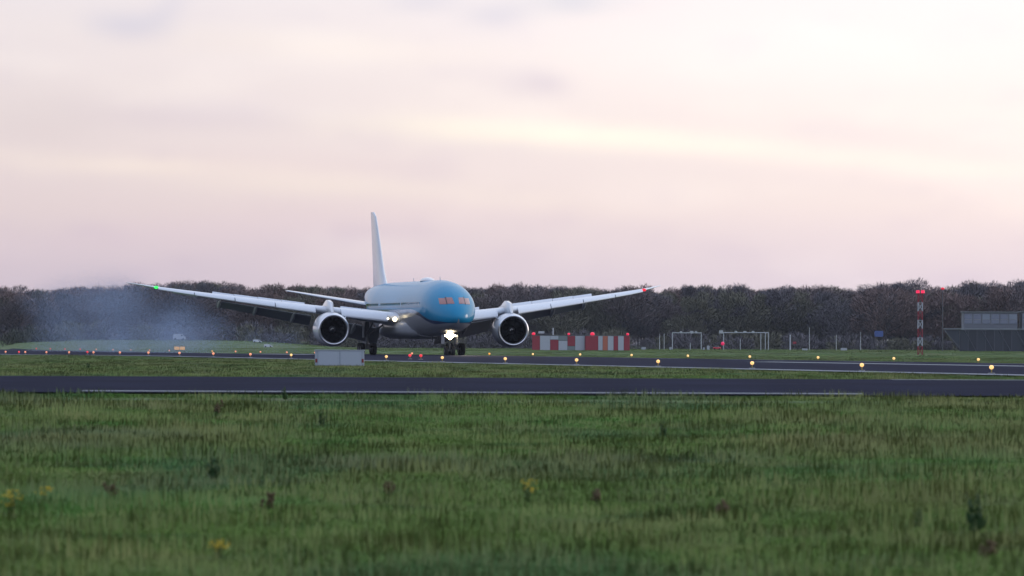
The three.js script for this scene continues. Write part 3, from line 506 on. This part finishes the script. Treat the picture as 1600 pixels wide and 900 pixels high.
{ // the striped lattice mast
  const D = 1053, [X, y, z] = at(1438, D), o = thing('obstruction_mast', 'tall red and white banded lattice mast with twin red lamps', 'mast', [X, y, z]);
  const B = 1.32, hw = .33;
  for (let i = 0; i < 7; i++) {
    const y0 = i * B - (i ? 0 : .1), y1 = (i + 1) * B, m = i % 2 ? whitePaint : redPaint, G = [];
    for (const a of [-1, 1]) for (const b of [-1, 1]) G.push(beam([a * hw, y0, b * hw], [a * hw, y1 - .004, b * hw], .11));
    for (const [a, b, c, d] of [[-1, 1, 1, 1], [1, 1, 1, -1], [1, -1, -1, -1], [-1, -1, -1, 1]]) { G.push(beam([a * hw, y0 + .1, b * hw], [c * hw, y1 - .1, d * hw], .07), beam([c * hw, y0 + .1, d * hw], [a * hw, y1 - .1, b * hw], .065), beam([a * hw, y1 - .06, b * hw], [c * hw, y1 - .06, d * hw], .075)); }
    part(i % 2 ? 'white_section' : 'red_section', G, m, o);
  }
  part('platform', rbox(0, 7 * B + .04, 0, 1.2, .08, .9), redPaint, o);
  for (const x of [-.38, .38]) part('obstruction_lamp', new THREE.CylinderGeometry(.26, .28, .42, 16).translate(x, 7 * B + .3, 0), lampMat(1, .02, .1, .9), o);
}
small('lamp_mast', 'thin dark mast with one red lamp above the treetops', 'mast', 1473, 1500, (o) => { part('shaft', bar([0, -.1, 0], [0, 13.3, 0], .13, .08), steelDark, o); part('obstruction_lamp', new THREE.SphereGeometry(.32, 12, 8).scale(1.3, .8, 1).translate(0, 13.45, 0), lampMat(1, .03, .06, .55), o); });
{ // the dark blast barrier at the right edge
  const D = 1490, k = D / F, c = 1560, [X, y, z] = at(c, D), o = thing('blast_barrier', 'dark steel blast barrier with slanting struts at the right edge', 'barrier', [X, y, z]);
  const x0 = (1475 - c) * k, x1 = (1690 - c) * k, xb = (1499 - c) * k, H = 4.75, nb = 14, navy = std(.030, .036, .052, .65), navy2 = std(.024, .028, .042, .65);
  const sh = (pts, d, z0) => { const s = new THREE.Shape(); pts.forEach(([a, b], i) => i ? s.lineTo(a, b) : s.moveTo(a, b)); const g = new THREE.ExtrudeGeometry(s, { depth: d, bevelEnabled: false }); g.translate(0, 0, z0); return g; };
  part('end_panel', sh([[x0 + .15, H - .2], [xb + .1, H - .2], [xb + .1, .1]], .2, -.6), navy, o);
  for (let i = 0; i < nb; i++) { const a = lerp(xb + .12, x1, i / nb), b = lerp(xb + .12, x1, (i + 1) / nb); part('deflector_panel', box((a + b) / 2, H / 2 - .12, -.5 - .06 * (i % 2), b - a - .06, H - .2, .18), i % 2 ? navy2 : navy, o); }
  part('top_rail', rbox((x0 + x1) / 2, H, -.35, x1 - x0, .24, .6, .05), std(.16, .18, .20, .55), o);
  part('slanting_strut', beam([x0 + .1, H - .2, -.25], [xb + .2, .6, -.25], .2), std(.085, .095, .11, .6), o);
  const strut = std(.055, .062, .082, .6);
  for (let i = 0; i < 7; i++) { const xx = (1516 + i * 27 - c) * k; part('slanting_strut', beam([xx - 1.2, H - .3, -.25], [xx + 1.2, .0, .5], .24, .12), strut, o); }
}
{ // the low building behind the barrier
  const wallM = std(.13, .14, .18, .7), frameM = std(.2, .215, .26, .6), pane = phys(.12, .15, .22, .12, { clearcoat: 1 }), curtain = std(.20, .23, .30, .6);
  for (const [px0, px1, label, Hb] of [[1506, 1590, 'grey office building with a row of windows above the barrier', 8.9], [1597, 1690, 'grey building cut off by the right edge', 9.0]]) {
    const D = 1600, k = D / F, c = (px0 + px1) / 2, [X, y, z] = at(c, D), o = thing('office_building', label, 'building', [X, y, z], 0, 'buildings behind the barrier'), W = (px1 - px0) * k;
    part('wall', box(0, Hb / 2 - .1, -4, W, Hb - .1, 8), wallM, o);
    part('roof', rbox(0, Hb, -4, W + .5, .3, 8.5, .06), roofGrey, o);
    const n = Math.round(W / 1.9);
    for (let i = 0; i < n; i++) { const x = -W / 2 + (i + .5) * W / n, w = part('window', rbox(x, Hb - 1.55, .03, W / n - .22, 2.3, .1, .02), frameM, o); part('pane', box(x, Hb - 1.05, .1, W / n - .42, 1.1, .03), i % 3 === 2 ? curtain : pane, w); part('pane', box(x, Hb - 2.22, .1, W / n - .42, .85, .03), pane, w); }
  }
}
// ---------------------------------------------------------------- vehicles and the lit sign at the left
function van(px, D, s, label, low) {
  const [X, y, z] = at(px, D), o = thing('van', label, 'van', [X, y, z], 0, 'white vehicles at the foot of the wood'); o.scale.setScalar(s);
  const h = low ? 1.15 : 1.6, m = phys(.62, .66, .74, .4, { clearcoat: .6 });
  const S = new THREE.Shape(); S.moveTo(-1.5, .3); S.lineTo(-1.55, h * .9); S.quadraticCurveTo(-1.5, h, -1.3, h); S.lineTo(low ? .1 : .75, h); S.quadraticCurveTo(1.0, h * .97, 1.2, h * .66); S.lineTo(1.7, h * .52); S.lineTo(1.75, .3); S.closePath();
  part('body', new THREE.ExtrudeGeometry(S, { depth: 1.3, bevelSize: .06, bevelThickness: .06, bevelSegments: 2 }).translate(0, 0, -.65), m, o);
  part('side_window', box(.75, h * .78, .72, .5, h * .2, .02), glassCabin, o);
  for (const x of [-.95, 1.1]) part('wheel', new THREE.CylinderGeometry(.3, .3, .2, 16).rotateX(Math.PI / 2).translate(x, .3, .62), tyreRubber, o);
}
van(280, 1690, .92, 'white van under the left wing, seen through the tyre smoke');
van(402, 1690, .62, 'low white car right of the smoke at the foot of the wood', true);
van(419, 1560, .55, 'pale car parked below the low white car', true);
small('runway_sign', 'lit yellow runway sign at the left beside the runway', 'sign', 281, 1100, (o) => {
  part('housing', rbox(0, .72, 0, 1.8, .62, .3, .04), steelDark, o);
  const lit = lampMat(1.0, .55, .12, .62);
  for (const x of [-.48, .48]) part('lit_sign_face', rbox(x * .9, .72, .16, .8, .5, .04, .01), lit, o);
  for (const x of [-.7, .7]) part('leg', bar([x, -.1, 0], [x, .45, 0], .05), steelDark, o);
});
// ---------------------------------------------------------------- the grey cabinet in front of the runway
{
  const [X, y, D] = ground(531, 573), k = D / F, W = 77 * k, H = 25 * k, o = thing('electrical_cabinet', 'long grey two-door electrical cabinet standing in the grass before the runway', 'cabinet', [X, y, -D], .02);
  const grey = std(.36, .40, .49, .65), grey2 = std(.32, .36, .45, .65);
  part('housing', rbox(0, H / 2, -.5, W, H, 1.0, .05), grey2, o);
  for (const s of [-1, 1]) { const d = part('door', rbox(s * (W * .225), H * .5, .015, W * .42, H * .9, .05, .02), grey, o); part('door_handle', rbox(s * .12, H * .55, .05, .03, .1, .03, .01), grey2, d); part('reflector', rbox(s * (W / 2 - .1), H * .38, .02, .14, .26, .04, .01), std(.20, .02, .02, .4), o); }
  part('lid', rbox(0, H + .03, -.5, W + .1, .07, 1.1, .02), std(.33, .36, .42, .6), o);
  part('plinth', box(0, -.05, -.5, W - .1, .2, .9), edgeConcrete, o);
}
// ---------------------------------------------------------------- grass
const R2 = rng(4242);
function tuft(seed, n, spread, h0, h1, wd, lean, heads = 0) {
  const R = rng(seed), P = [], I = [];
  for (let i = 0; i < n; i++) {
    const a = R() * 6.283, q = Math.sqrt(R()) * spread, x = Math.cos(a) * q, z = Math.sin(a) * q, h = lerp(h0, h1, R() ** 1.6), t = R() * 6.283, b = lean * (.3 + R()) * h, w = wd * (.6 + .8 * R()), cx = Math.cos(t + 1.57) * w, cz = Math.sin(t + 1.57) * w, dx = Math.cos(t) * b, dz = Math.sin(t) * b, k = P.length / 3;
    P.push(x - cx, -.02, z - cz, x + cx, -.02, z + cz, x + dx * .35 - cx * .8, h * .62, z + dz * .35 - cz * .8, x + dx * .35 + cx * .8, h * .62, z + dz * .35 + cz * .8, x + dx, h, z + dz);
    I.push(k, k + 1, k + 2, k + 1, k + 3, k + 2, k + 2, k + 3, k + 4);
    if (i < heads) { const m = P.length / 3, s = w * 4; P.push(x + dx - s, h - .01, z + dz, x + dx + s, h - .01, z + dz, x + dx * 1.1, h + .07, z + dz * 1.1); I.push(m, m + 1, m + 2); }
  }
  const g = new THREE.BufferGeometry(); g.setAttribute('position', new THREE.Float32BufferAttribute(P, 3)); g.setIndex(I); g.computeVertexNormals();
  const N = g.attributes.normal; for (let i = 0; i < N.count; i++) { const v = new THREE.Vector3(N.getX(i) * .5, Math.abs(N.getY(i)) * .5 + .75, N.getZ(i) * .5).normalize(); N.setXYZ(i, v.x, v.y, v.z); }
  return g;
}
const bladeMat = std(1, 1, 1, .95);
const grassKinds = [
  { geo: tuft(1, 200, .40, .010, .028, .0028, 2.2), w: 1 }, { geo: tuft(2, 200, .42, .012, .034, .0028, 2.2), w: 1 }, { geo: tuft(3, 150, .38, .010, .028, .0038, 2.2), w: .8 }, { geo: tuft(4, 60, .40, .02, .06, .0013, 1.2, 30), w: .34 },
];
const tone = new THREE.Color();
function grassTone(X, D, kindNo, R) {
  const big = fbm(X * .16 + 50, D * .06, 4), mid = fbm(X * .7 + 9, D * .22 + 3, 3), dry = ss(.48, .66, big) * .65 + ss(.54, .74, mid) * .55, cool = ss(.52, .72, fbm(X * .3 + 90, D * .1 + 40, 3)), lush = ss(.55, .75, fbm(X * .45 + 30, D * .16 + 80, 3));
  let r = lerp(.070, .112, dry), g = lerp(.124, .126, dry), b = lerp(.018, .036, dry);
  r *= 1 - .42 * cool; g *= 1 - .24 * cool; b *= 1 + .2 * cool; const spot = ss(.64, .74, fbm(X * 1.5 + 70, D * .55 + 20, 3)); r *= 1 - .5 * spot; g *= 1 - .32 * spot; b *= 1 - .3 * spot;
  r *= 1 - .25 * lush; g *= 1 + .12 * lush; b *= .85;
  if (kindNo === 3) { r = lerp(r, .14, .4); g = lerp(g, .13, .4); b = lerp(b, .06, .4); }
  const k = 1.5 * (.9 + .2 * R()); return tone.setRGB(r * k, g * k, b * k).clone();
}
const lists = grassKinds.map(() => ({ m: [], c: [] }));
function sow(D0, D1, margin, density, scale, tall) {
  for (let D = D0; D < D1;) {
    const dD = clamp(D * .012, .35, 12), w = D * .0735 * margin + 2.5, n = 2 * w * dD * density(D), N = Math.floor(n + R2());
    for (let i = 0; i < N; i++) {
      const X = (R2() * 2 - 1) * w, d = D + R2() * dD; if (paved(X, d)) continue;
      const dryHere = fbm(X * .16 + 50, d * .06, 3); let q = R2() * (2.8 + .34 * (dryHere > .56 ? 3 : .8)), k = q < 1 ? 0 : q < 2 ? 1 : q < 2.8 ? 2 : 3;
      const s = scale(d) * (.75 + .5 * R2()), hh = tall(X, d) * (.75 + .5 * R2());
      lists[k].m.push(M4(X, land(X, d), -d, R2() * 6.283, s, hh, s)); lists[k].c.push(grassTone(X, d, k, R2));
    }
    D += dD;
  }
}
const hump = (X, D) => .45 + 1.5 * fbm(X * 1.3 + 5, D * .5 + 8, 3) ** 1.5 * 1.6;
sow(30, 149.6, 1.25, (D) => lerp(26, 12, ss(35, 110, D)), (D) => lerp(1, 1.25, ss(40, 120, D)), hump);
sow(199, 660, 1.25, () => 3, () => 1.7, (X, D) => .9 * hump(X, D));
sow(660, 1840, 1.15, (D) => lerp(.16, .07, ss(700, 1500, D)), () => 5, (X, D) => .9 * hump(X, D));
lists.forEach((l, i) => scatter('grass', grassKinds[i].geo, bladeMat, l.m, l.c));
// ---------------------------------------------------------------- weeds that stand out of the grass
const leafDark = std(.030, .075, .022, .8), leafMid = std(.062, .115, .022, .8), yellowHead = std(.55, .40, .02, .8), stemGreen = std(.07, .10, .03, .9), brownHead = std(.10, .07, .035, .95);
function weed(label, px, py, H, type, seed) {
  const [X, y, D] = ground(px, py), R = rng(seed), o = thing('weed', label, 'weed', [X, y - .01, -D], R() * 6, type === 'flower' ? 'yellow flowering weeds' : type === 'dock' ? 'brown seeding weeds' : 'dark leafy weeds');
  const stems = [], leaves = [], n = type === 'leafy' ? 7 : 5;
  const tops = [];
  for (let i = 0; i < n; i++) { const a = R() * 6.283, q = H * .35 * R(), h = H * (.6 + .4 * R()), b = [Math.cos(a) * q, h, Math.sin(a) * q]; stems.push(bar([b[0] * .1, -.02, b[2] * .1], b, .006, .003, 5)); tops.push(b); }
  const nl = type === 'leafy' ? 70 : 30;
  for (let i = 0; i < nl; i++) { const t = tops[i % n], k = R() * (type === 'leafy' ? 1 : .75), a = R() * 6.283, L = H * (.18 + .2 * R()) * (1.15 - k), e = .3 + .6 * R(), w = L * .22, g = new THREE.BufferGeometry(); g.setAttribute('position', new THREE.Float32BufferAttribute([0, 0, 0, -w, L * .5, 0, w, L * .5, 0, -w, L * .5, 0, 0, L, -L * .2, w, L * .5, 0], 3)); g.computeVertexNormals(); g.rotateX(e + .3); g.rotateY(a); g.translate(t[0] * k, t[1] * k, t[2] * k); leaves.push(g); }
  part('stems', stems, stemGreen, o); part('leaves', leaves, type === 'leafy' ? leafDark : leafMid, o);
  if (type === 'flower') for (const t of tops) { const G = []; for (let i = 0; i < 7; i++) { const g = new THREE.SphereGeometry(.010, 7, 5).scale(1, .55, 1); g.translate(t[0] + (R() - .5) * .11, t[1] + (R() - .5) * .045, t[2] + (R() - .5) * .11); G.push(g); } part('flower_cluster', G, yellowHead, o); }
  if (type === 'dock') for (const t of tops) { const G = []; for (let i = 0; i < 9; i++) { const g = new THREE.OctahedronGeometry(.016, 0).scale(1, 1.5, 1); g.translate(t[0] + (R() - .5) * .05, t[1] - R() * H * .35, t[2] + (R() - .5) * .05); G.push(g); } part('seed_head', G, brownHead, o); }
}
weed('bright yellow flowering weed in the middle of the near grass', 826, 790, .24, 'flower', 1);
weed('yellow flowering weed at the bottom left of the grass', 343, 880, .18, 'flower', 2);
weed('broad yellow green weed at the far left edge of the grass', 18, 820, .3, 'flower', 3);
weed('small yellow weed right of the broad one at the left edge', 70, 786, .17, 'flower', 4);
weed('dark bushy green weed at the lower right', 1526, 838, .46, 'leafy', 5);
weed('dark leafy weed left of centre in the grass', 337, 754, .42, 'leafy', 6);
weed('dark low weed near the taxiway above the centre left', 503, 668, .34, 'leafy', 7);
weed('dark low weed near the taxiway right of centre', 1037, 684, .32, 'leafy', 8);
weed('small dark weed at the taxiway edge left of the middle', 446, 626, .34, 'leafy', 9);
weed('low green yellow weed left of the dark bushy one', 1436, 832, .22, 'leafy', 10);
weed('brown seeding dock at the lower right corner', 1541, 880, .2, 'dock', 11);
weed('brown seeding dock right of the yellow middle weed', 934, 796, .2, 'dock', 12);
weed('brown seeding dock below right of the middle', 1128, 814, .2, 'dock', 13);
weed('brown seeding dock at the left of the grass', 176, 786, .2, 'dock', 14);
weed('brown seeding dock near the taxiway at the left', 340, 654, .36, 'dock', 15);
weed('brown seeding dock in the middle left of the grass', 423, 802, .2, 'dock', 16);
weed('brown seeding dock beside the dry patch left of centre', 612, 780, .2, 'dock', 17);
weed('dark weed standing in the strip between taxiway and runway', 138, 577, .55, 'leafy', 18);
// ---------------------------------------------------------------- tyre smoke drifting behind the airliner
{
  const R = rng(909), puffs = [], L = [], gauss = () => (R() + R() + R() + R() - 2) * 1.2;
  for (let i = 0; i < 90; i++) { const s = lerp(930, 1200, R()), age = ss(900, 1040, s), hy = R() < .3 ? R() * 1.6 : lerp(2.0, 9.6, age) * R() ** .85; puffs.push([RC - 3 + gauss() * lerp(2, 4, age), s, hy + .4, lerp(1.4, 2.5, age) * (.7 + .6 * R()), lerp(.35, 1, age)]); }
  for (let i = 0; i < 8; i++) puffs.push([RC - 4 + gauss() * 3, lerp(820, 930, R()), .8 + R() * 1.2, 1.1, .16]);
  for (let i = 0; i < 420000; i++) { const q = puffs[Math.floor(R() * puffs.length)]; if (R() > q[4]) continue; const [X, D] = onRunway(q[0] + gauss() * q[3], q[1] + gauss() * q[3] * 4), y = land(X, D) + q[2] + gauss() * q[3]; if (y < land(X, D) + .05) continue; L.push(M4(X, y, -D, R() * 6.283, .0185 * (.6 + .8 * R()))); }
  scatter('tyre_smoke', new THREE.TetrahedronGeometry(1, 0), std(.37, .48, .68, 1), L);
}
renderer.render(scene, camera);
